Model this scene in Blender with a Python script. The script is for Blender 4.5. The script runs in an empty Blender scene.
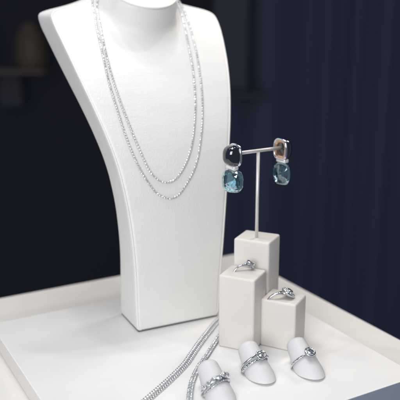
import bpy, bmesh, math, random
from mathutils import Vector, Matrix
random.seed(4)
MM = 0.001
sc = bpy.context.scene
COL = sc.collection
R = math.radians

# ------------------------------------------------------------------ materials
def new_mat(name):
    m = bpy.data.materials.new(name); m.use_nodes = True
    nt = m.node_tree; b = nt.nodes['Principled BSDF']
    return m, nt, b

def grain(nt, b, scale, strength, dist=0.0002, rough=None, tint=None, crease=False):
    tc = nt.nodes.new('ShaderNodeTexCoord')
    n = nt.nodes.new('ShaderNodeTexNoise'); n.inputs['Scale'].default_value = scale
    n.inputs['Detail'].default_value = 4
    nt.links.new(tc.outputs['Object'], n.inputs['Vector'])
    bp = nt.nodes.new('ShaderNodeBump'); bp.inputs['Strength'].default_value = strength
    bp.inputs['Distance'].default_value = dist
    nt.links.new(n.outputs['Fac'], bp.inputs['Height'])
    nt.links.new(bp.outputs['Normal'], b.inputs['Normal'])
    if crease:                                                      # long shallow wrinkles across the covering
        mp = nt.nodes.new('ShaderNodeMapping'); mp.inputs['Scale'].default_value = (25, 25, 160)
        nt.links.new(tc.outputs['Object'], mp.inputs['Vector'])
        n3 = nt.nodes.new('ShaderNodeTexNoise'); n3.inputs['Scale'].default_value = 1; n3.inputs['Detail'].default_value = 5
        nt.links.new(mp.outputs['Vector'], n3.inputs['Vector'])
        b2 = nt.nodes.new('ShaderNodeBump'); b2.inputs['Strength'].default_value = .45; b2.inputs['Distance'].default_value = .0006
        nt.links.new(n3.outputs['Fac'], b2.inputs['Height']); nt.links.new(b2.outputs['Normal'], bp.inputs['Normal'])
    if rough:
        n2 = nt.nodes.new('ShaderNodeTexNoise'); n2.inputs['Scale'].default_value = scale * .06
        n2.inputs['Detail'].default_value = 5
        nt.links.new(tc.outputs['Object'], n2.inputs['Vector'])
        mr = nt.nodes.new('ShaderNodeMapRange')
        mr.inputs['To Min'].default_value = rough[0]; mr.inputs['To Max'].default_value = rough[1]
        nt.links.new(n2.outputs['Fac'], mr.inputs['Value'])
        nt.links.new(mr.outputs['Result'], b.inputs['Roughness'])
        if tint:
            cr = nt.nodes.new('ShaderNodeValToRGB')
            cr.color_ramp.elements[0].position = .3; cr.color_ramp.elements[1].position = .7
            cr.color_ramp.elements[0].color = (*tint[0], 1); cr.color_ramp.elements[1].color = (*tint[1], 1)
            nt.links.new(n2.outputs['Fac'], cr.inputs['Fac'])
            nt.links.new(cr.outputs['Color'], b.inputs['Base Color'])

def plain(name, col, rough=.5, metal=0., grain_args=None, **kw):
    m, nt, b = new_mat(name)
    b.inputs['Base Color'].default_value = (*col, 1)
    b.inputs['Roughness'].default_value = rough
    b.inputs['Metallic'].default_value = metal
    for k, v in kw.items():
        b.inputs[k.replace('_', ' ')].default_value = v
    if grain_args: grain(nt, b, **grain_args)
    return m

M = {}
M['leather'] = plain('white leatherette', (.80, .795, .78), .5, 0,
    dict(scale=800, strength=.7, dist=.00026, rough=(.42, .6), tint=((.785, .78, .765), (.81, .805, .79)), crease=True))
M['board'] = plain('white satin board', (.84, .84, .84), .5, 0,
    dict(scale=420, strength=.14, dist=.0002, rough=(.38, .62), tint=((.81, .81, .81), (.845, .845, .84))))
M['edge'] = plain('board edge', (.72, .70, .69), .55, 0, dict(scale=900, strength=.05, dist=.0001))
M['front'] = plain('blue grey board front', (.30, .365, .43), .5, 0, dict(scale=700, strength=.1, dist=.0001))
M['counter'] = plain('cream lacquer', (.82, .803, .772), .5, 0,
    dict(scale=600, strength=.05, dist=.0001, rough=(.4, .55), tint=((.80, .783, .752), (.83, .813, .782))))
M['block'] = plain('cream block', (.74, .715, .68), .48, 0,
    dict(scale=520, strength=.35, dist=.00022, rough=(.4, .58), tint=((.69, .665, .63), (.725, .70, .665))))
M['finger'] = plain('white cone', (.64, .645, .66), .45, 0,
    dict(scale=600, strength=.3, dist=.00022, rough=(.4, .56), tint=((.625, .63, .645), (.655, .66, .675))))
M['gap'] = plain('dark gap', (.10, .105, .12), .7)
M['silver'] = plain('polished silver', (.70, .71, .74), .1, 1, dict(scale=2500, strength=.06, dist=.00005, rough=(.08, .2)))
M['chain_silver'] = plain('chain silver', (.76, .77, .79), .18, .92, dict(scale=2500, strength=.06, dist=.00005, rough=(.14, .3)))
M['silver_dark'] = plain('oxidised silver', (.55, .56, .59), .2, 1, dict(scale=2500, strength=.06, dist=.00005, rough=(.14, .28)))
M['rod'] = plain('satin nickel', (.74, .72, .70), .5, .55, dict(scale=1800, strength=.08, dist=.00005, rough=(.42, .55)))
M['bright'] = plain('bright stone', (.90, .92, .95), .06, .75, None, IOR=2.2)
M['white_silver'] = plain('rhodium silver', (.93, .93, .94), .3, .5, dict(scale=2500, strength=.08, dist=.00005, rough=(.22, .4)))
M['rose'] = plain('rose gold', (.72, .47, .33), .22, 1, dict(scale=2000, strength=.06, dist=.00005, rough=(.16, .3)))
M['dome'] = plain('dark cabochon', (.006, .009, .016), .03, 0, None, IOR=1.75, Coat_Weight=.6, Coat_Roughness=.02)
M['navy'] = plain('navy curtain', (.080, .084, .142), .85, 0, dict(scale=60, strength=.3, dist=.002))
M['dark'] = plain('dark wall', (.021, .0195, .033), .7, 0, dict(scale=8, strength=.2, dist=.002))
M['pillar'] = plain('grey pillar', (.066, .066, .09), .7, 0, dict(scale=8, strength=.2, dist=.002))
M['ledge'] = plain('dusky ledge', (.058, .052, .062), .7, 0, dict(scale=8, strength=.2, dist=.002))
M['bracket'] = plain('dim grey', (.055, .054, .066), .7, 0, dict(scale=8, strength=.2, dist=.002))
M['wood'] = plain('brown shelf reflection', (.2, .14, .09), .6, 0, dict(scale=20, strength=.2, dist=.001, rough=(.5, .7), tint=((.12, .09, .065), (.15, .11, .085))))
M['tan'] = plain('tan reflection', (.115, .08, .048), .5, 0, dict(scale=30, strength=.2, dist=.001))
M['vase_reflection'] = plain('brown reflection', (.085, .06, .052), .4, 0, dict(scale=30, strength=.2, dist=.001))

def gem_mat(name, col, ior, white=.25, wcol=(.9, .92, .95)):
    m = bpy.data.materials.new(name); m.use_nodes = True
    nt = m.node_tree; nt.nodes.clear()
    out = nt.nodes.new('ShaderNodeOutputMaterial')
    g = nt.nodes.new('ShaderNodeBsdfGlass'); g.inputs['IOR'].default_value = ior
    g.inputs['Roughness'].default_value = 0.0; g.inputs['Color'].default_value = (*col, 1)
    gl = nt.nodes.new('ShaderNodeBsdfGlossy'); gl.inputs['Roughness'].default_value = .04
    gl.inputs['Color'].default_value = (*wcol, 1)
    mx = nt.nodes.new('ShaderNodeMixShader')
    # a little facet-to-facet variation of the mirror share
    geo = nt.nodes.new('ShaderNodeTexCoord')
    vn = nt.nodes.new('ShaderNodeTexNoise'); vn.inputs['Scale'].default_value = 900
    nt.links.new(geo.outputs['Object'], vn.inputs['Vector'])
    mr = nt.nodes.new('ShaderNodeMapRange')
    mr.inputs['From Min'].default_value = .3; mr.inputs['From Max'].default_value = .7
    mr.inputs['To Min'].default_value = white * .6; mr.inputs['To Max'].default_value = min(1, white * 1.4)
    nt.links.new(vn.outputs['Fac'], mr.inputs['Value'])
    nt.links.new(mr.outputs['Result'], mx.inputs['Fac'])
    nt.links.new(g.outputs[0], mx.inputs[1]); nt.links.new(gl.outputs[0], mx.inputs[2])
    nt.links.new(mx.outputs[0], out.inputs['Surface'])
    return m
M['diamond'] = gem_mat('diamond', (1, 1, 1), 2.0, .5)
M['brilliant'] = plain('small brilliant', (.93, .95, .97), .1, .75, None, IOR=2.0)
M['aqua'] = gem_mat('aqua topaz', (.44, .60, .65), 1.62, .22, (.8, .95, 1))
M['pale_aqua'] = gem_mat('lit aqua rim', (.80, .92, .94), 1.45, .6, (.72, .88, .91))

# ------------------------------------------------------------------ mesh helpers (millimetres in, metres out)
def build(name, bm, mat, parent=None, smooth=True, mats=None, sharp=None):
    bmesh.ops.recalc_face_normals(bm, faces=bm.faces)
    if sharp:
        for e in bm.edges:
            if len(e.link_faces) == 2 and e.calc_face_angle(0) > R(sharp): e.smooth = False
    bm.transform(Matrix.Scale(MM, 4))
    me = bpy.data.meshes.new(name); bm.to_mesh(me); bm.free()
    for mm in (mats or [mat]): me.materials.append(mm)
    if smooth:
        for p in me.polygons: p.use_smooth = True
    o = bpy.data.objects.new(name, me); COL.objects.link(o)
    if parent: o.parent = parent
    return o

def tag(o, label=None, cat=None, group=None, kind=None):
    for k, v in (('label', label), ('category', cat), ('group', group), ('kind', kind)):
        if v: o[k] = v
    return o

def empty(name, loc, label, cat, group=None):
    o = bpy.data.objects.new(name, None); COL.objects.link(o)
    o.empty_display_size = .005
    o.location = Vector(loc) * MM
    return tag(o, label, cat, group)

def localise(root, bm):
    bm.transform(Matrix.Translation(-root.location / MM)); return bm

def box(bm, c, size, rz=0, bevel=0, seg=3, mi=0):
    r = bmesh.ops.create_cube(bm, size=1)
    vs = r['verts']
    mat = Matrix.Translation(Vector(c)) @ Matrix.Rotation(rz, 4, 'Z') @ Matrix.Diagonal((*size, 1))
    bmesh.ops.transform(bm, matrix=mat, verts=vs)
    if bevel:
        es = list({e for v in vs for e in v.link_edges})
        bmesh.ops.bevel(bm, geom=es, offset=bevel, segments=seg, profile=.5, affect='EDGES')
    return bm

def tube(bm, pts, rad, n=10, closed=False, caps=True):
    pts = [Vector(p) for p in pts]; N = len(pts)
    rings = []; ref = None
    for i, p in enumerate(pts):
        a = pts[(i - 1) % N] if (closed or i > 0) else p
        b = pts[(i + 1) % N] if (closed or i < N - 1) else p
        t = (b - a).normalized()
        if ref is None:
            ref = t.orthogonal().normalized()
        ref = (ref - t * ref.dot(t)).normalized()
        s = t.cross(ref)
        r = rad[i] if isinstance(rad, (list, tuple)) else rad
        rings.append([bm.verts.new(p + (ref * math.cos(2*math.pi*k/n) + s * math.sin(2*math.pi*k/n)) * r) for k in range(n)])
    for i in range(N if closed else N - 1):
        A, B = rings[i], rings[(i + 1) % N]
        off = 0
        if closed and i == N - 1:
            off = min(range(n), key=lambda o: (A[0].co - B[o].co).length)
        for k in range(n):
            bm.faces.new((A[k], A[(k+1) % n], B[(k+1+off) % n], B[(k+off) % n]))
    if not closed and caps:
        bm.faces.new(rings[0]); bm.faces.new(rings[-1])
    return bm

def loft(bm, rings, cap0=True, cap1=True):
    vr = [[bm.verts.new(p) for p in r] for r in rings]
    n = len(vr[0])
    for A, B in zip(vr, vr[1:]):
        for k in range(n):
            bm.faces.new((A[k], A[(k+1) % n], B[(k+1) % n], B[k]))
    if cap0: bm.faces.new(vr[0])
    if cap1: bm.faces.new(vr[-1])
    return bm

def hull(bm, pts):
    vs = [bm.verts.new(p) for p in pts]
    r = bmesh.ops.convex_hull(bm, input=vs)
    junk = [g for g in r.get('geom_interior', []) + r.get('geom_unused', []) if isinstance(g, bmesh.types.BMVert)]
    if junk: bmesh.ops.delete(bm, geom=list(set(junk)), context='VERTS')
    return bm

def gem_pts(rx, ry=None, n=8, crown=.34, pav=.8, table=.56, power=2.0, jitter=0):
    """faceted stone, table towards +Z, girdle in the XY plane"""
    ry = ry or rx; pts = []
    def ring(k, f, z, off):
        for i in range(k):
            a = 2*math.pi*(i + off)/k
            ca, sa = math.cos(a), math.sin(a)
            q = (abs(ca)**power + abs(sa)**power) ** (-1/power)
            pts.append(Vector((rx*f*q*ca, ry*f*q*sa, z*min(rx, ry))))
    ring(n, table, crown, .5); ring(n, .80, crown*.62, 0); ring(2*n, 1, .03, .5); ring(2*n, 1, -.03, .5)
    ring(n, .62, -pav*.5, 0); ring(n, .3, -pav*.8, .5); pts.append(Vector((0, 0, -pav*min(rx, ry))))
    return pts

def frame(origin, x=None, z=None):
    """matrix whose Z is z and whose X is as near x as it can be (millimetres)"""
    z = Vector(z).normalized(); x = Vector(x); x = (x - z * x.dot(z)).normalized(); y = z.cross(x)
    m = Matrix((x, y, z)).transposed().to_4x4(); m.translation = Vector(origin)
    return m

def lerp(T, z):
    if z <= T[0][0]: a, b = T[0], T[1]
    elif z >= T[-1][0]: a, b = T[-2], T[-1]
    else:
        for a, b in zip(T, T[1:]):
            if a[0] <= z <= b[0]: break
    return a[1] + (b[1] - a[1]) * (z - a[0]) / (b[0] - a[0])

def spline(P, n):
    """Catmull-Rom through tuples, n steps a span"""
    out = []
    P = [tuple(p) for p in P]
    Q = [tuple(2*a - b for a, b in zip(P[0], P[1]))] + P + [tuple(2*a - b for a, b in zip(P[-1], P[-2]))]
    for i in range(1, len(Q) - 2):
        for k in range(n):
            t = k / n
            out.append(tuple(.5*((2*b) + (-a + c)*t + (2*a - 5*b + 4*c - d)*t*t + (-a + 3*b - 3*c + d)*t**3)
                             for a, b, c, d in zip(Q[i-1], Q[i], Q[i+1], Q[i+2])))
    out.append(P[-1]); return out

def spaced(P, step):
    """points and tangents every `step` along a polyline of Vectors"""
    P = [Vector(p) for p in P]; out = []; left = 0
    for a, b in zip(P, P[1:]):
        L = (b - a).length
        if L < 1e-9: continue
        t = left
        while t < L:
            out.append((a + (b - a) * (t / L), (b - a) / L)); t += step
        left = t - L
    return out

# ------------------------------------------------------------------ setting: counter, board, dark background
E1 = Vector((math.cos(R(29.5)), math.sin(R(29.5)), 0)); E2 = Vector((-E1.y, E1.x, 0))
def on_board(a, b, z=0): return E1 * a + E2 * b + Vector((0, 0, z))
bm = bmesh.new()
c = on_board((-160 + 362)/2, (281 + 566)/2, -13 - 11)
box(bm, c, (522, 285, 22), R(29.5), 1.2)
o = build('counter', bm, M['counter'], smooth=False); tag(o, kind='structure')
o.data.polygons.foreach_set('use_smooth', [False]*len(o.data.polygons))

bm = bmesh.new()
c = on_board((100 + 314.5)/2, (278 + 487.5)/2, -6.5)
box(bm, c, (214.5, 209.5, 13), R(29.5), .7)
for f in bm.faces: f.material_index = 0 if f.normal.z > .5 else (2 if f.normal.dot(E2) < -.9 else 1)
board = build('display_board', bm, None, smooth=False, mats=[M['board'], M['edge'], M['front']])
tag(board, 'square white raised board with a blue grey front edge, under all the jewellery', 'display board')

# ------------------------------------------------------------------ necklace bust
A = R(26); S1 = Vector((math.cos(A), math.sin(A), 0)); NB = Vector((-math.sin(A), math.cos(A), 0)); OB = Vector((-15.05, 472.35, 0))
DZ = [(0,0),(15,-.3),(30,-.9),(45,-2.0),(60,-2.5),(75,-2.0),(90,-.9),(105,1.2),(120,4.4),(135,9.3),(150,16.3),(165,25),(180,35.5),(195,47.8),(210,62),(225,79),(240,98)]
WZ = [(0,32.3),(15,33),(30,33.4),(45,34),(60,35),(75,36.2),(90,37.8),(105,39.8),(120,42.2),(135,45.8),(150,49.9),(165,54.2),(180,58.2),(195,61.6),(207,64.2),(213,65),(217,65),(219.5,64),(221.5,61),(223.2,54),(225.2,45),(228,36),(231,28),(234,20)]
TZ = [(0,37),(15,35),(30,33.5),(60,30),(90,27.5),(110,28),(135,32),(160,36),(190,41),(210,42),(220,40),(226,32),(234,22)]
def sm(T, z, r=4):
    return sum(lerp(T, z + k) for k in (-r, -r/2, 0, r/2, r)) / 5 if z > r else lerp(T, z)
NRX = [(192,24),(198,25.5),(204,26.5),(210,26.5),(216,25.8),(224,25),(240,25)]
NFY = [(184,62),(190,54),(195,51.6),(200,51.8),(205,51.6),(210,50.4),(216,48.2),(224,45),(240,45)]
NS, LIPZ, LIPD, TILT = 3.0, 223.0, 45.0, .62
def neck_d(s, z):
    rx = lerp(NRX, z)
    e = abs(s - NS)
    if e < rx*.985: d = lerp(NFY, z) + .86*rx - .86*math.sqrt(rx*rx - e*e)
    else: d = lerp(NFY, z) + .86*rx*.8275 + (e - rx*.985)*(1.7 if s < NS else 3.2)
    if z > LIPZ: d = max(d, LIPD + .8 + (z - LIPZ)/TILT)
    return d
def smin(a, b, k=9.0):
    h = max(k - abs(a - b), 0)/k
    return min(a, b) - h*h*k*.25
def bust_pt(s, z, out=0):
    bulge = -2.0 * (1 - min(1, (s / lerp(WZ, z)) ** 2)) * min(1, max(0, (z - 20) / 80))
    d = sm(DZ, z, 8) + bulge
    if z > 182: d = smin(d, neck_d(s, z))
    return OB + S1 * s + NB * d + Vector((0, 0, z))
def bust_n(s, z):
    a = bust_pt(s + .5, z) - bust_pt(s - .5, z); b = bust_pt(s, z + 1) - bust_pt(s, z - 1)
    n = a.cross(b).normalized()
    return n if n.dot(NB) < 0 else -n

bust = empty('necklace_bust', OB, 'tall white leatherette necklace bust with wide shoulders, wearing two fine necklaces', 'necklace bust')
zs = [1.3, 2.4] + [5 + i*4 for i in range(45)] + [183 + i*1.0 for i in range(60)]
zs = [z for z in zs if z <= 234]
rings = []; edgeL = []; edgeR = []
for z in zs:
    w = sm(WZ, z, 1.5) if z > 205 else sm(WZ, z, 6); T = lerp(TZ, z); r = min(2.6, w*.3)
    d0 = sm(DZ, z, 8)
    ins = 0.7 if z < 2 else (.15 if z < 3 else 0)
    w -= ins
    loop = []
    for i in range(101):                                            # front, left to right
        s = -(w - r) + 2*(w - r)*i/100
        p = bust_pt(s, z) + NB*ins; loop.append(p)
    fL, fR = loop[0], loop[-1]
    def arc(cx, cy, a0, a1, k=6):
        for i in range(k):
            a = a0 + (a1 - a0)*(i + 1)/(k + 1)
            loop.append(OB + S1*(cx + r*math.cos(a)) + NB*(cy + r*math.sin(a)) + Vector((0, 0, z)))
    arc(w - r, d0 + r, -math.pi/2, 0)
    for i in range(9): loop.append(OB + S1*w + NB*(d0 + r + (T - 2*r)*i/8) + Vector((0, 0, z)))
    arc(w - r, d0 + T - r, 0, math.pi/2)
    for i in range(13): loop.append(OB + S1*((w - r) - 2*(w - r)*i/12) + NB*(d0 + T) + Vector((0, 0, z)))
    arc(-w + r, d0 + T - r, math.pi/2, math.pi)
    for i in range(9): loop.append(OB + S1*-w + NB*(d0 + T - r - (T - 2*r)*i/8) + Vector((0, 0, z)))
    arc(-w + r, d0 + r, math.pi, 1.5*math.pi)
    rings.append(loop)
    q = r*.30
    edgeL.append(OB + S1*(-w + q) + NB*(d0 + q) + Vector((0, 0, z))); edgeR.append(OB + S1*(w - q) + NB*(d0 + q) + Vector((0, 0, z)))
bm = bmesh.new(); loft(bm, rings)
build('body', localise(bust, bm), M['leather'], bust)
bm = bmesh.new()
nC = 7
cl = [edgeL[2] + S1*(2.4*(1 - math.cos(q*math.pi/2/nC))) - Vector((0, 0, 2.4*math.sin(q*math.pi/2/nC))) for q in range(1, nC + 1)]
cr = [edgeR[2] - S1*(2.4*(1 - math.cos(q*math.pi/2/nC))) - Vector((0, 0, 2.4*math.sin(q*math.pi/2/nC))) for q in range(nC, 0, -1)]
mid = [cl[-1].lerp(cr[0], q/20) for q in range(1, 20)]
tube(bm, edgeL[2:-4][::-1] + cl + mid + cr + edgeR[2:-4], .75, 8)
build('piping', localise(bust, bm), M['leather'], bust)
bm = bmesh.new()
box(bm, OB + NB*18.3 + Vector((0, 0, .65)), (63.0, 35, 1.27), A, .3, 2)
build('base_plate', localise(bust, bm), M['gap'], bust, smooth=False)
# neck: the slanted cut face on top of the stump, with its rolled rim
def lip_pt(f, k, n, up=0):
    a = 2*math.pi*k/n
    dd = LIPD + .86*25 + .86*25*f*math.sin(a)
    return OB + S1*(NS + 25*f*math.cos(a)) + NB*(dd - up*.5) + Vector((0, 0, LIPZ + TILT*(dd - LIPD) + up))
bm = bmesh.new(); tube(bm, [lip_pt(.99, k, 72) for k in range(72)], .9, 10, closed=True)
build('neck_rim', localise(bust, bm), M['leather'], bust)
bm = bmesh.new(); loft(bm, [[lip_pt(f, k, 72, u) for k in range(72)] for f, u in ((.98, -2), (.98, .3), (.93, .9), (.7, 1.5), (.35, 1.9), (.05, 2.0))])
build('neck_cap', localise(bust, bm), M['leather'], bust)
bm = bmesh.new(); loft(bm, [[lip_pt(f, k, 72, u) for k in range(72)] for f, u in ((.90, -22), (.95, -10), (.97, -1))])
for v in bm.verts: v.co += NB*0.6
build('neck', localise(bust, bm), M['leather'], bust)

# ------------------------------------------------------------------ the two necklaces on the bust
OUT = [(-31.3,229.2),(-33.4,218.5),(-35.9,204.8),(-37.7,178.5),(-37.0,162.5),(-33.8,138.8),(-27.8,118.9),(-19.6,103.8),(-14.2,98.6),(-8.2,96.1),(-2.5,97.2),(3.0,101.8),(13.7,116.2),(21.8,137.4),(28.2,159.5),(32.0,177.3),(35.1,193.1),(38.1,213.5),(39.6,228.6)]
INN = [(-28.6,229.3),(-30.8,218.5),(-33.6,202.4),(-34.8,181.6),(-33.2,161.9),(-28.5,139.3),(-22.0,119.0),(-16.4,110.4),(-10.0,107.2),(-3.9,108.0),(1.6,112.4),(8.0,121.0),(13.7,132.4),(20.7,153.1),(25.2,170.7),(28.6,186.7),(30.8,199.1),(34.7,216.5),(37.4,229.3)]
def stone_mesh():
    bm = bmesh.new(); hull(bm, gem_pts(.74, n=6, crown=.5, pav=.9, table=.55)); bm.transform(Matrix.Scale(MM, 4))
    me = bpy.data.meshes.new('stone'); bm.to_mesh(me); bm.free(); me.materials.append(M['brilliant']); return me
STONE = stone_mesh()
def necklace(path, label, lift, step):
    root = empty('necklace', bust_pt(path[9][0], path[9][1]), label, 'necklace', 'necklaces on the bust')
    pts = [bust_pt(s, z) + bust_n(s, z)*lift for s, z in spline(path, 12)]
    sp = spaced(pts, step)
    bm = bmesh.new(); stones = []
    # over the shoulders and round behind the neck, so that the loop closes
    back = []
    for i in range(25):
        a = math.pi*i/24
        back.append(OB + S1*(34*math.cos(a) + 4) + NB*(92 + 34*math.sin(a)) + Vector((0, 0, 231)))
    tube(bm, [pts[-1]] + back + [pts[0]], .5, 6)
    tube(bm, pts, .22, 6)
    for p, t in sp:
        # normal of the panel near this point
        s = (p - OB).dot(S1); z = p.z; n = bust_n(s, z)
        m = frame(p, t, n)
        for v in ((-.64, -.6), (.64, -.6), (.64, .6), (-.64, .6)):       # four claws
            tube(bm, [m @ Vector((v[0], v[1], -.55)), m @ Vector((v[0]*.92, v[1]*.92, .42))], [.15, .13], 5)
        k = 10
        tube(bm, [m @ Vector((.55*math.cos(2*math.pi*i/k), .55*math.sin(2*math.pi*i/k), -.35)) for i in range(k)], .15, 5, closed=True)
        stones.append((z, m @ Matrix.Translation((0, 0, .12)) @ Matrix.Rotation(random.uniform(-.13, .13), 4, 'X') @ Matrix.Rotation(random.uniform(-.13, .13), 4, 'Y')))
    build('chain', localise(root, bm), M['white_silver'], root)
    stones.sort(key=lambda q: q[0])
    rest = bmesh.new()
    for i, (z, m) in enumerate(stones):
        mm = Matrix.Translation(-root.location / MM) @ m
        if i < 100:
            o = bpy.data.objects.new('stone', STONE); COL.objects.link(o); o.parent = root
            l = mm.copy(); l.translation = mm.translation * MM; o.matrix_local = l
        else:
            tmp = bmesh.new(); hull(tmp, gem_pts(.74, n=6, crown=.5, pav=.9, table=.55)); tmp.transform(mm)
            me = bpy.data.meshes.new('t'); tmp.to_mesh(me); tmp.free(); rest.from_mesh(me); bpy.data.meshes.remove(me)
    o = build('stones', rest, M['brilliant'], root, smooth=False); o['kind'] = 'stuff'
    return root
necklace(OUT, 'longer outer strand of small sparkling stones hanging lowest on the white bust', .75, 2.0)
necklace(INN, 'shorter inner strand of small sparkling stones, nested inside the longer one on the bust', .75, 2.0)

# ------------------------------------------------------------------ display blocks
def block(front_left, yaw, w, d, h, label):
    u = Vector((math.cos(R(yaw)), math.sin(R(yaw)), 0)); v = Vector((-u.y, u.x, 0))
    c = Vector((*front_left, 0)) + u*w/2 + v*d/2
    bm = bmesh.new(); box(bm, Vector((0, 0, h/2)), (w, d, h), R(yaw), 1.5, 4)
    o = build('display_block', bm, M['block'])
    o.location = c*MM
    for p in o.data.polygons: p.use_smooth = True
    tag(o, label, 'display block', 'cream display blocks')
    return c, u, v
cL, uL, vL = block((12.2, 437.4), -25, 25.6, 22.5, 51.5, 'cream square block at the front left of the three, holding a ring')
cR, uR, vR = block((40.6, 439.0), -27, 25.0, 21.5, 34, 'shortest cream square block, on the right of the three, holding a ring')
cB, uB, vB = block((23.3, 462.5), -25, 26.0, 23, 69, 'tallest cream square block at the back, carrying the earring stand')

# ------------------------------------------------------------------ earring stand and earrings
ZB = 130
AX = R(34.0); ax = Vector((math.cos(AX), math.sin(AX), 0))
rod = Vector((39.2, 464.2, 69))
st = empty('earring_stand', rod, 'thin grey metal T shaped earring stand on the tallest block', 'earring stand')
bm = bmesh.new(); tube(bm, [rod + Vector((0, 0, -3)), Vector((rod.x, rod.y, ZB - .5))], 1.15, 16)
build('post', localise(st, bm), M['rod'], st)
top = Vector((rod.x, rod.y, ZB))
bm = bmesh.new(); 
tube(bm, [top - ax*21.5, top - ax*21.2, top + ax*20.2, top + ax*20.5], [.6, 1.2, 1.2, .6], 16)
build('crossbar', localise(st, bm), M['rod'], st)

def sq(a, p=3.2):
    ca, sa = math.cos(a), math.sin(a); q = (abs(ca)**p + abs(sa)**p) ** (-1/p); return q*ca, q*sa
def make_earring(origin, facing, label, drop_turn=0):
    """local: +Z outward face, +Y up, X sideways"""
    root = empty('earring', origin, label, 'earring', 'drop earrings on the stand')
    x = Vector((0, 0, 1)).cross(facing)
    m = frame(origin, x, facing)
    def put(name, bm, mat, parent=root, smooth=True):
        bm.transform(m); return build(name, localise(root, bm), mat, parent, smooth)
    W, H = 6.1, 6.8
    bm = bmesh.new()
    tube(bm, [Vector((sq(2*math.pi*k/48)[0]*W, sq(2*math.pi*k/48)[1]*H, 0)) for k in range(48)], .95, 10, closed=True)
    put('bezel', bm, M['silver'])
    bm = bmesh.new(); rings = []
    for f, h in [(.97,.2),(1.0,1.2),(1.0,2.4),(.97,3.8),(.9,5.2),(.78,6.5),(.6,7.5),(.38,8.1),(.16,8.35),(.03,8.4)]:
        p = 3.2 - 1.0*(1 - f)
        rings.append([Vector((sq(2*math.pi*k/48, p)[0]*W*f, sq(2*math.pi*k/48, p)[1]*H*f, h)) for k in range(48)])
    loft(bm, rings)
    put('dark_stone', bm, M['dome'])
    bm = bmesh.new()                                                # hollow rose gold back: an inner wall and a sunk floor
    rings = []
    for f, h in [(.97,-.35),(.86,-.75),(.74,-.5),(.62,.5),(.46,.3),(.36,.9)]:
        rings.append([Vector((sq(2*math.pi*k/40)[0]*W*f, sq(2*math.pi*k/40)[1]*H*f, h)) for k in range(40)])
    loft(bm, rings, cap0=False, cap1=False)
    put('back_rim', bm, M['rose'])
    bm = bmesh.new(); box(bm, Vector((0, -7.9, 2.2)), (9.4, 3.0, 4.4), 0, 1.1, 3)
    put('link', bm, M['white_silver'])
    dy = -17.2
    bm = bmesh.new()
    hull(bm, gem_pts(6.1, 6.7, n=14, crown=.36, pav=.5, table=.56, power=3.0))
    turn = Matrix.Translation((0, dy, 1.8)) @ Matrix.Rotation(R(drop_turn), 4, 'Y')
    bm.transform(turn)
    put('drop_stone', bm, M['aqua'], smooth=False)
    bm = bmesh.new()  # separate pale rim: its colour stands for light leaking through the edge facets
    prof = [(.80, 1.75), (.93, 1.15), (1.03, .25), (1.03, -.35), (.90, -1.5), (.78, -.2)]
    nk = 20; vr = []
    for q, (f, h) in enumerate(prof):
        vr.append([bm.verts.new(Vector((sq(2*math.pi*(k + .5*(q % 2))/nk, 3)[0]*7.0*f, sq(2*math.pi*(k + .5*(q % 2))/nk, 3)[1]*7.6*f, h + random.uniform(-.12, .12)))) for k in range(nk)])
    for q in range(len(prof)):
        P, Q = vr[q], vr[(q + 1) % len(prof)]; sh_ = q % 2
        for k in range(nk):
            a, b, c_, d_ = P[k], P[(k+1) % nk], Q[(k+sh_) % nk], Q[(k+1+sh_) % nk]
            if sh_: bm.faces.new((a, b, c_)); bm.faces.new((b, d_, c_))
            else: bm.faces.new((a, b, c_)); bm.faces.new((b, d_, c_))
    bm.transform(turn)
    put('lit_drop_rim', bm, M['pale_aqua'], smooth=False)
    return root
down = Vector((0, 0, -1.0))
make_earring(top - ax*19.5 + down, -ax, 'left drop earring, dark dome stone turned to the viewer above a square aqua gem', 40)
make_earring(top + ax*19.2 + down, ax, 'right drop earring seen from behind, hollow oval back above an aqua gem', 12)

# ------------------------------------------------------------------ rings
def band(bm, r_in, wid, thk, a0=0, a1=360, n=72, off=None):
    """band round Z; wid(a), thk(a) in mm with a in degrees (0 = gem), off(a) shifts it along Z"""
    closed = a1 - a0 >= 360
    rings = []
    for i in range(n if closed else n + 1):
        a = a0 + (a1 - a0)*i/n; w = wid(a)/2; t = thk(a); z0 = off(a) if off else 0
        ca, sa = math.cos(R(a)), math.sin(R(a)); loop = []
        for k in range(12):
            b = 2*math.pi*k/12
            rr = r_in + t/2 + sq(b, 2.6)[0]*t/2; zz = z0 + sq(b, 2.6)[1]*w
            loop.append(bm.verts.new((rr*ca, rr*sa, zz)))
        rings.append(loop)
    N = len(rings)
    for i in range(N if closed else N - 1):
        P, Q = rings[i], rings[(i+1) % N]
        for k in range(12): bm.faces.new((P[k], P[(k+1) % 12], Q[(k+1) % 12], Q[k]))
    if not closed: bm.faces.new(rings[0]); bm.faces.new(rings[-1])
    return bm
def adeg(a): return (a + 180) % 360 - 180

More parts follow.
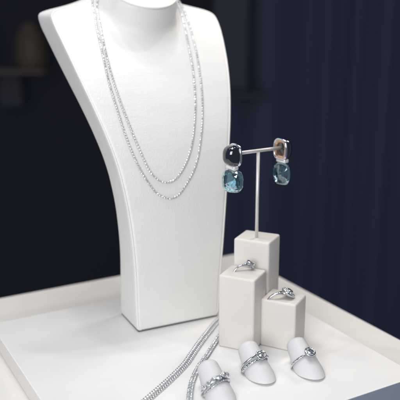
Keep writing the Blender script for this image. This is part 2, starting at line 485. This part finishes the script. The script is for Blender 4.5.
class Ring:
    def __init__(self, label, m, group='jewelled rings'):
        self.m = m; self.root = empty('ring', m.translation, label, 'ring', group)
    def put(self, name, bm, mat, smooth=True):
        bm.transform(self.m); return build(name, localise(self.root, bm), mat, self.root, smooth)
    def gem(self, a, r, size, z=0, ry=None, prongs=4, n=8, name='gem', tilt=0, seat=True, power=2.0, mat='diamond'):
        """stone at angle a, girdle at radius r, set in its own seat"""
        g = Matrix.Rotation(R(a), 4, 'Z') @ Matrix.Translation((r, 0, z)) @ Matrix.Rotation(R(tilt), 4, 'Y') @ Matrix.Rotation(R(90), 4, 'Y')
        bm = bmesh.new(); hull(bm, gem_pts(size, ry, n=n, crown=.42, pav=.75, power=power)); bm.transform(g)
        self.put(name, bm, M[mat], smooth=False)
        return g
    def seat(self, bm, g, size, ry=None, prongs=4, depth=1.0, wire=.22):
        ry = ry or size
        k = 20
        for f, z in ((.98, -.18*size), (.6, -depth*.62*size)):
            tmp = [g @ Vector((size*f*math.cos(2*math.pi*i/k), ry*f*math.sin(2*math.pi*i/k), z)) for i in range(k)]
            tube(bm, tmp, wire, 6, closed=True)
        for i in range(prongs):
            b = 2*math.pi*(i + .5)/prongs
            c, s = math.cos(b), math.sin(b)
            tube(bm, [g @ Vector((size*.5*c, ry*.5*s, -depth*size)), g @ Vector((size*1.04*c, ry*1.04*s, -.1*size)), g @ Vector((size*.93*c, ry*.93*s, .26*size))], [wire*1.1, wire*1.1, wire*.9], 6)

# -- solitaire lying on the front left block
def upright(center, z, az, roll, back):
    """ring pushed into the slit of a block: its plane stands along azimuth az, head rolled from the top towards az, leaning back a little"""
    h = Vector((math.cos(R(az)), math.sin(R(az)), 0)); n = Vector((h.y, -h.x, 0))          # n: towards the viewer's side
    up = (Vector((0, 0, 1))*math.cos(R(back)) - n*math.sin(R(back))).normalized()
    x = up*math.cos(R(roll)) + h*math.sin(R(roll))
    zax = h.cross(up)
    return frame(Vector((center[0], center[1], z)), x, zax)
rg = Ring('silver ring with one raised oblong stone, standing in the front left block', upright((29.4, 445.6), 51.5 - 4.3, 16, 30, 4))
bm = bmesh.new(); band(bm, 7.5, lambda a: 1.9 + .7*math.exp(-(adeg(a)/30)**2), lambda a: 1.15 + .3*math.exp(-(adeg(a)/30)**2)); rg.put('band', bm, M['silver'])
g = rg.gem(0, 10.8, 2.6, ry=3.3); bm = bmesh.new(); rg.seat(bm, g, 2.6, 3.3, 6)
for q in (-1, 1): tube(bm, [Vector((8.4*math.cos(R(26*q)), 8.4*math.sin(R(26*q)), 0)), Vector((9.5, 2.4*q, 0))], [.7, .5], 8)
rg.put('setting', bm, M['silver'])
def lay(center, z, az, tilt):
    """ring lying on a block, head towards azimuth az, head end lifted by tilt degrees"""
    x = Vector((math.cos(R(az))*math.cos(R(tilt)), math.sin(R(az))*math.cos(R(tilt)), math.sin(R(tilt))))
    z_ = Vector((-math.cos(R(az))*math.sin(R(tilt)), -math.sin(R(az))*math.sin(R(tilt)), math.cos(R(tilt))))
    return frame(Vector((center[0], center[1], z)), x, z_)
rg = Ring('silver ring with a broad domed head of stones, standing in the shortest block', upright((52.6, 440.6), 34 - 4.0, 12, 40, -14))
bm = bmesh.new(); band(bm, 7.7, lambda a: 1.7 + 3.2*math.exp(-(adeg(a)/34)**2), lambda a: 1.2 + .8*math.exp(-(adeg(a)/30)**2)); rg.put('band', bm, M['silver'])
# domed head: a silver cup studded with stones, one large stone in the middle
g = Matrix.Translation((8.6, 0, 0)) @ Matrix.Rotation(R(12), 4, 'Y') @ Matrix.Rotation(R(90), 4, 'Y') @ Matrix.Scale(1.18, 4)
bm = bmesh.new()
loft(bm, [[g @ Vector((3.9*f*math.cos(2*math.pi*k/32), 4.5*f*math.sin(2*math.pi*k/32), h)) for k in range(32)] for f, h in ((.55, -.6), (.85, .1), (1, 1.0), (.97, 1.6), (.8, 2.3), (.5, 2.6), (.1, 2.7))])
gg = g @ Matrix.Translation((0, 0, 2.9)); rg.seat(bm, gg, 2.0, 2.3, 6)
rg.put('setting', bm, M['silver'])
t = bmesh.new(); hull(t, gem_pts(2.0, 2.3, n=8, crown=.42, pav=.6)); t.transform(gg); rg.put('gem', t, M['diamond'], False)
for i in range(15):
    b = 2*math.pi*i/15
    n = g.to_3x3() @ Vector((.8*math.cos(b), .8*math.sin(b), 1))
    t = bmesh.new(); hull(t, gem_pts(.8, n=6)); t.transform(frame(g @ Vector((3.45*math.cos(b), 4.0*math.sin(b), 2.15)), g.to_3x3() @ Vector((.01, 0, 1)), n)); rg.put('small_gem', t, M['brilliant'], False)

# ------------------------------------------------------------------ ring cones (finger shaped stands) and their rings
def finger(front, az, el, r, L, label):
    h = Vector((math.cos(R(az)), math.sin(R(az)), 0))
    a = (h*math.cos(R(el)) + Vector((0, 0, math.sin(R(el))))).normalized()
    up = (-h*math.sin(R(el)) + Vector((0, 0, math.cos(R(el))))).normalized()
    side = a.cross(up)
    C = Vector((*front, 0)) + h*(r/math.sin(R(el)))
    n = 56; rows = 22
    def rad(t): return r*(1 - .0135*max(0, t))
    mm_ = .11
    rings = []
    for j in range(rows):
        f = j/(rows - 1); loop = []
        for k in range(n):
            ph = 2*math.pi*k/n; d = up*math.cos(ph) + side*math.sin(ph)
            t0 = -r*(d.z + mm_*h.dot(d))/(a.z + mm_*h.dot(a)) + .9
            t = t0 + (L - t0)*f
            rr = rad(t)
            if j == 0: rr *= .965; t -= .55
            loop.append(C + a*t + d*rr)
        rings.append(loop)
    r1 = rad(L)
    for k in range(1, 8):                                           # rounded tip
        b = math.pi/2*k/8
        rings.append([C + a*(L + r1*.62*math.sin(b)) + (up*math.cos(2*math.pi*i/n) + side*math.sin(2*math.pi*i/n))*r1*math.cos(b)**.8 for i in range(n)])
    bm = bmesh.new(); loft(bm, rings)
    lo = min(v.co.z for v in bm.verts)
    for v in bm.verts: v.co.z -= lo
    C.z -= lo
    root = C.copy(); root.z = 0
    bm.transform(Matrix.Translation(-root))
    o = build('ring_cone', bm, M['finger'], sharp=50); o.location = root*MM
    tag(o, label, 'ring stand', 'white ring cones on the board')
    return C, a, up, side
def on_finger(F, t, turn, skew=0):
    C, a, up, side = F
    x = up*math.cos(R(turn)) + side*math.sin(R(turn))
    m = frame(C + a*t, x, a)
    return Matrix.Translation(m.translation) @ Matrix.Rotation(R(skew), 4, up) @ Matrix.Translation(-m.translation) @ m
FA = finger((43.8, 381.8), 115, 36, 9.0, 19.5, 'middle white ring cone of three, wearing the crossover ring')
FB = finger((74.6, 386.8), 113, 36, 9.0, 19.5, 'right white ring cone of three, wearing the halo ring')
FC = finger((18.4, 356.6), 116, 36, 9.0, 19.5, 'nearest white ring cone of three, wearing the crown row ring')

# -- crossover ring on the middle cone
m = on_finger(FA, 9.0, 6, 11)
rg = Ring('crossover ring with two slim bands and a wrapped round stone, on the middle cone', m)
bm = bmesh.new()
band(bm, 8.35, lambda a: 1.3, lambda a: 1.15, 0, 360, off=lambda a: 1.35 + .9*math.exp(-(adeg(a)/22)**2))
rg.put('band', bm, M['silver'])
bm = bmesh.new()
band(bm, 8.35, lambda a: 2.0, lambda a: 1.25, 0, 360, off=lambda a: -1.1 - .9*math.exp(-(adeg(a)/22)**2))
rg.put('band', bm, M['silver'])
g = rg.gem(0, 11.2, 2.0); bm = bmesh.new(); rg.seat(bm, g, 1.9, prongs=4)
for s in (-1, 1):                                                    # the ribbons that wrap the stone
    pts = []
    for i in range(17):
        b = R(-60 + 240*i/16)
        pts.append(g @ Vector((s*2.7*math.cos(b), s*3.0*math.sin(b), -.8 + .5*math.sin(b))))
    tube(bm, pts, [.3 + .32*math.sin(math.pi*i/16) for i in range(17)], 8)
rg.put('setting', bm, M['silver'])
for a in range(-104, -14, 11):
    rg.gem(a, 9.65, .78, z=-1.0 - .9*math.exp(-(a/22)**2), n=6, name='small_gem')
for a in range(14, 60, 11):
    rg.gem(a, 9.65, .78, z=-1.0 - .9*math.exp(-(a/22)**2), n=6, name='small_gem')

# -- halo ring on the right cone
m = on_finger(FB, 8.4, 2, 9)
rg = Ring('thin ring with one big round halo head of stones, on the right cone', m)
bm = bmesh.new(); band(bm, 8.35, lambda a: 1.5, lambda a: 1.2); rg.put('band', bm, M['silver'])
g = rg.gem(0, 11.6, 2.1, tilt=-14); bm = bmesh.new(); rg.seat(bm, g, 2.1, prongs=6)
for i in range(14):
    b = 2*math.pi*i/14
    c = g @ Vector((3.0*math.cos(b), 3.0*math.sin(b), -.2)); zdir = (g.to_3x3() @ Vector((.3*math.cos(b), .3*math.sin(b), 1)))
    t = bmesh.new(); hull(t, gem_pts(.62, n=6)); t.transform(frame(c, g.to_3x3() @ Vector((1, 0, .01)), zdir)); rg.put('small_gem', t, M['diamond'], False)
tube(bm, [g @ Vector((3.0*math.cos(2*math.pi*i/28), 3.0*math.sin(2*math.pi*i/28), -.7)) for i in range(28)], .72, 8, closed=True)
tube(bm, [g @ Vector((1.7*math.cos(2*math.pi*i/28), 1.7*math.sin(2*math.pi*i/28), -2.2)) for i in range(28)], .7, 8, closed=True)
tube(bm, [g @ Vector((0, 0, -3.4)), g @ Vector((0, 0, -1.6))], [1.3, 1.7], 16)
rg.put('setting', bm, M['silver'])
for a in list(range(-90, -20, 8)): rg.gem(a, 9.5, .5, n=6, name='small_gem')

# -- crown ring on the nearest cone: a row of round stones over a second slim band
m = on_finger(FC, 7.2, 0, 12)
rg = Ring('ring with a crown row of round stones above a slim band, on the nearest cone', m)
bm = bmesh.new(); band(bm, 8.35, lambda a: 1.6, lambda a: 1.2, off=lambda a: .9); rg.put('band', bm, M['silver'])
bm = bmesh.new(); band(bm, 8.35, lambda a: 1.2, lambda a: 1.3, off=lambda a: -1.9 + .5*math.exp(-(adeg(a)/30)**2)); rg.put('band', bm, M['silver'])
bm = bmesh.new()
for a, s in ((-62, 1.2), (-43, 1.3), (-23, 1.45), (-2, 1.6), (21, 1.9), (44, 1.4)):
    g = rg.gem(a, 10.5 + .25*s, s*.95, z=.9, mat='bright'); rg.seat(bm, g, s, prongs=6, wire=.26)
rg.put('setting', bm, M['silver'])
for a in range(-70, 50, 8): rg.gem(a, 9.65, .5, z=-1.75, n=6, name='small_gem')

# ------------------------------------------------------------------ bracelets lying on the board
def double_link():
    bm = bmesh.new(); k = 18
    for q in (-1, 1):                                               # two small loops side by side, meeting in a shallow V
        m = Matrix.Translation((q*1.22, 0, .05)) @ Matrix.Rotation(R(24*q), 4, 'Z') @ Matrix.Rotation(R(22), 4, 'X')
        tube(bm, [m @ Vector((1.45*sq(2*math.pi*i/k, 2.3)[0], 1.0*sq(2*math.pi*i/k, 2.3)[1], 0)) for i in range(k)], .3, 7, closed=True)
    bm.transform(Matrix.Scale(MM, 4)); me = bpy.data.meshes.new('link'); bm.to_mesh(me); bm.free()
    for p in me.polygons: p.use_smooth = True
    return me
P1 = [(24, 493, 0), (19, 488, 0), (12.6, 477, 0), (6.5, 460, 0), (0.7, 443.5, 0), (-4.8, 426, 0), (-9.6, 410.5, 0), (-18.6, 390.5, 0), (-28, 372.4, 0), (-35, 360, 0), (-43, 350, 0)]
br = empty('chain_bracelet', (-10, 410, 0), 'wide silver double link chain lying on the board, left of the two chains', 'bracelet')
me = double_link(); me.materials.append(M['chain_silver'])
i = 0
for p, t in spaced([Vector(p) for p in spline(P1, 14)], 2.3):
    o = bpy.data.objects.new('link', me); COL.objects.link(o); o.parent = br
    mm = frame(p + Vector((0, 0, .72)), t.cross(Vector((0, 0, 1))), Vector((0, 0, 1))) @ Matrix.Rotation(R(random.uniform(-4, 4)), 4, 'Z')
    mm.translation = (mm.translation - Vector((-10, 410, 0)))*MM; o.matrix_local = mm; i += 1
P2 = [(27, 478, 0), (21, 467, 0), (14, 452, 0), (9.5, 438, 0), (4.2, 421, 0), (-1.4, 403.8, 0), (-4.8, 387, 0), (-6.0, 371, 0), (-5.6, 357, 0), (-4, 343, 0)]
tb = empty('tennis_bracelet', (-2, 400, 0), 'narrower bright bracelet of stones lying on the board, right of the two chains', 'bracelet')
bm = bmesh.new()
links = spaced([Vector(p) for p in spline(P2, 14)], 2.0)
tube(bm, [p + Vector((0, 0, .7)) for p, t in links], .5, 6)
for p, t in links:
    m = frame(p + Vector((0, 0, 1.15)), t, Vector((random.uniform(-.15, .15), random.uniform(-.15, .15), 1)))
    k = 12
    for s in (-1, 1):
        tube(bm, [m @ Vector((.78*math.cos(2*math.pi*i/k), s*.95 + .78*math.sin(2*math.pi*i/k), -.1)) for i in range(k)], .24, 5, closed=True)
build('chain', localise(tb, bm), M['silver'], tb)
for j, (p, t) in enumerate(links):
    for s in (-1, 1):
        m = frame(p + Vector((0, 0, 1.2)), t, Vector((random.uniform(-.25, .25), random.uniform(-.25, .25), 1)))
        mm = m @ Matrix.Translation((0, .95*s, 0))
        if p.y > 470 or p.y < 350: continue
        o = bpy.data.objects.new('stone', STONE); COL.objects.link(o); o.parent = tb
        mm.translation = (mm.translation - Vector((-2, 400, 0)))*MM; o.matrix_local = mm

# ------------------------------------------------------------------ dark background, far out of focus
bm = bmesh.new(); box(bm, (0, 2900, 0), (9000, 20, 5000)); tag(build('backdrop', bm, M['dark'], smooth=False), kind='structure')
bm = bmesh.new()                                                    # curtain with soft folds
front, rear = [], []
for i in range(361):
    x = 60 + 8*i
    y = 2600 + 20*math.sin(x/24 + 2.3*math.sin(x/90)) + 58*math.sin(x/58 + 1.1*math.sin(x/170)) + 36*math.sin(x/131 + 2.2)
    front.append((x, y)); rear.append((x, y + 7))
pts = front + rear[::-1]
loft(bm, [[Vector((x, y, z)) for x, y in pts] for z in (-2000, -600, 600, 2000)])
tag(build('curtain', bm, M['navy']), 'dark navy curtain with soft folds, out of focus behind the earrings', 'curtain')
pl = empty('pillar', (106, 2480, -50), 'dim grey pillar on a short ledge, out of focus behind the right shoulder of the bust', 'pillar')
bm = bmesh.new(); box(bm, (106, 2480, 820), (118, 60, 1690), 0, 6); build('shaft', localise(pl, bm), M['pillar'], pl, smooth=False)
bm = bmesh.new(); box(bm, (150, 2470, -37), (170, 90, 22), 0, 4); build('ledge', localise(pl, bm), M['ledge'], pl, smooth=False)
X = -700  # made-up shapes standing in for dim blurred reflections at the left
sh = empty('shelf_reflection', (X, 2560, 0), 'dim brown shelf shape standing in for a blurred reflection at the left', 'shelf')
bm = bmesh.new(); box(bm, (X + 20, 2560, 40), (270, 160, 16), 0, 2); build('shelf_top', localise(sh, bm), M['wood'], sh, smooth=False)
bm = bmesh.new(); box(bm, (X + 12, 2590, -28), (80, 60, 120), 0, 3); build('bracket', localise(sh, bm), M['bracket'], sh, smooth=False)
def pot(name, x, prof, mat, label):
    bm = bmesh.new()
    loft(bm, [[Vector((x + r*math.cos(2*math.pi*k/32), 2540 + r*math.sin(2*math.pi*k/32), 48 + z)) for k in range(32)] for z, r in prof])
    tag(build(name, bm, mat), label, name)
pot('jar_reflection', X + 100, [(0, 50), (8, 56), (50, 58), (100, 52), (125, 44), (150, 24), (158, 28)], M['tan'], 'blurred tan shape standing in for a reflection, the broader of two')
pot('vase_reflection', X - 62, [(0, 18), (5, 24), (60, 26), (95, 20), (120, 12), (150, 12), (156, 15)], M['vase_reflection'], 'slim brown shape standing in for a blurred reflection, further left')

# ------------------------------------------------------------------ light
w = bpy.data.worlds.new('World'); sc.world = w; w.use_nodes = True
bg = w.node_tree.nodes['Background']; bg.inputs['Color'].default_value = (.50, .60, .78, 1); bg.inputs['Strength'].default_value = .24
def lamp(name, loc, target, size, power, col, shape='RECTANGLE', size_y=None):
    d = bpy.data.lights.new(name, 'AREA'); d.energy = power; d.color = col; d.shape = shape
    d.size = size*MM; d.size_y = (size_y or size)*MM
    o = bpy.data.objects.new(name, d); COL.objects.link(o)
    o.location = Vector(loc)*MM
    o.rotation_euler = (Vector(target) - Vector(loc)).to_track_quat('-Z', 'Y').to_euler()
    return o
lamp('case_lamp', (-60, 430, 760), (10, 440, 0), 420, 1.75, (1, .985, .965), size_y=200)
lamp('fill_lamp', (-230, -360, 380), (0, 450, 90), 520, 7.2, (1, .98, .955), size_y=520)  # unseen fill light, added to brighten the front of the bust
for k, (lx, ly) in enumerate(((-290, 560), (-150, 600), (-20, 610), (130, 590))):
    lamp('spot_lamp', (lx, ly, 640), (15, 430, 30), 22, .31, (1, .985, .965), 'DISK')
lamp('warm_fill', (330, 760, 420), (60, 460, 0), 160, .9, (1, .86, .70), size_y=120)  # unseen warm light, added to give the earring dome a tan reflection

# ------------------------------------------------------------------ camera
cd = bpy.data.cameras.new('Camera'); cam = bpy.data.objects.new('Camera', cd); COL.objects.link(cam)
cam.location = (0, 0, .215); cam.rotation_euler = (math.pi/2 - math.atan(180/701), 0, 0)
cd.sensor_width = 36; cd.lens = 36*701/400; cd.clip_start = .01; cd.clip_end = 50
cd.dof.use_dof = True; cd.dof.focus_distance = .442; cd.dof.aperture_fstop = 8.2
sc.camera = cam
sc.view_settings.view_transform = 'Standard'; sc.view_settings.look = 'None'
sc.view_settings.exposure = -.09; sc.view_settings.gamma = 1
sc.render.engine = 'CYCLES'
sc.cycles.use_denoising = True
sc.cycles.max_bounces = 12; sc.cycles.transmission_bounces = 12; sc.cycles.glossy_bounces = 6; sc.cycles.diffuse_bounces = 5
sc.cycles.caustics_reflective = False; sc.cycles.caustics_refractive = False
sc.cycles.sample_clamp_indirect = 6
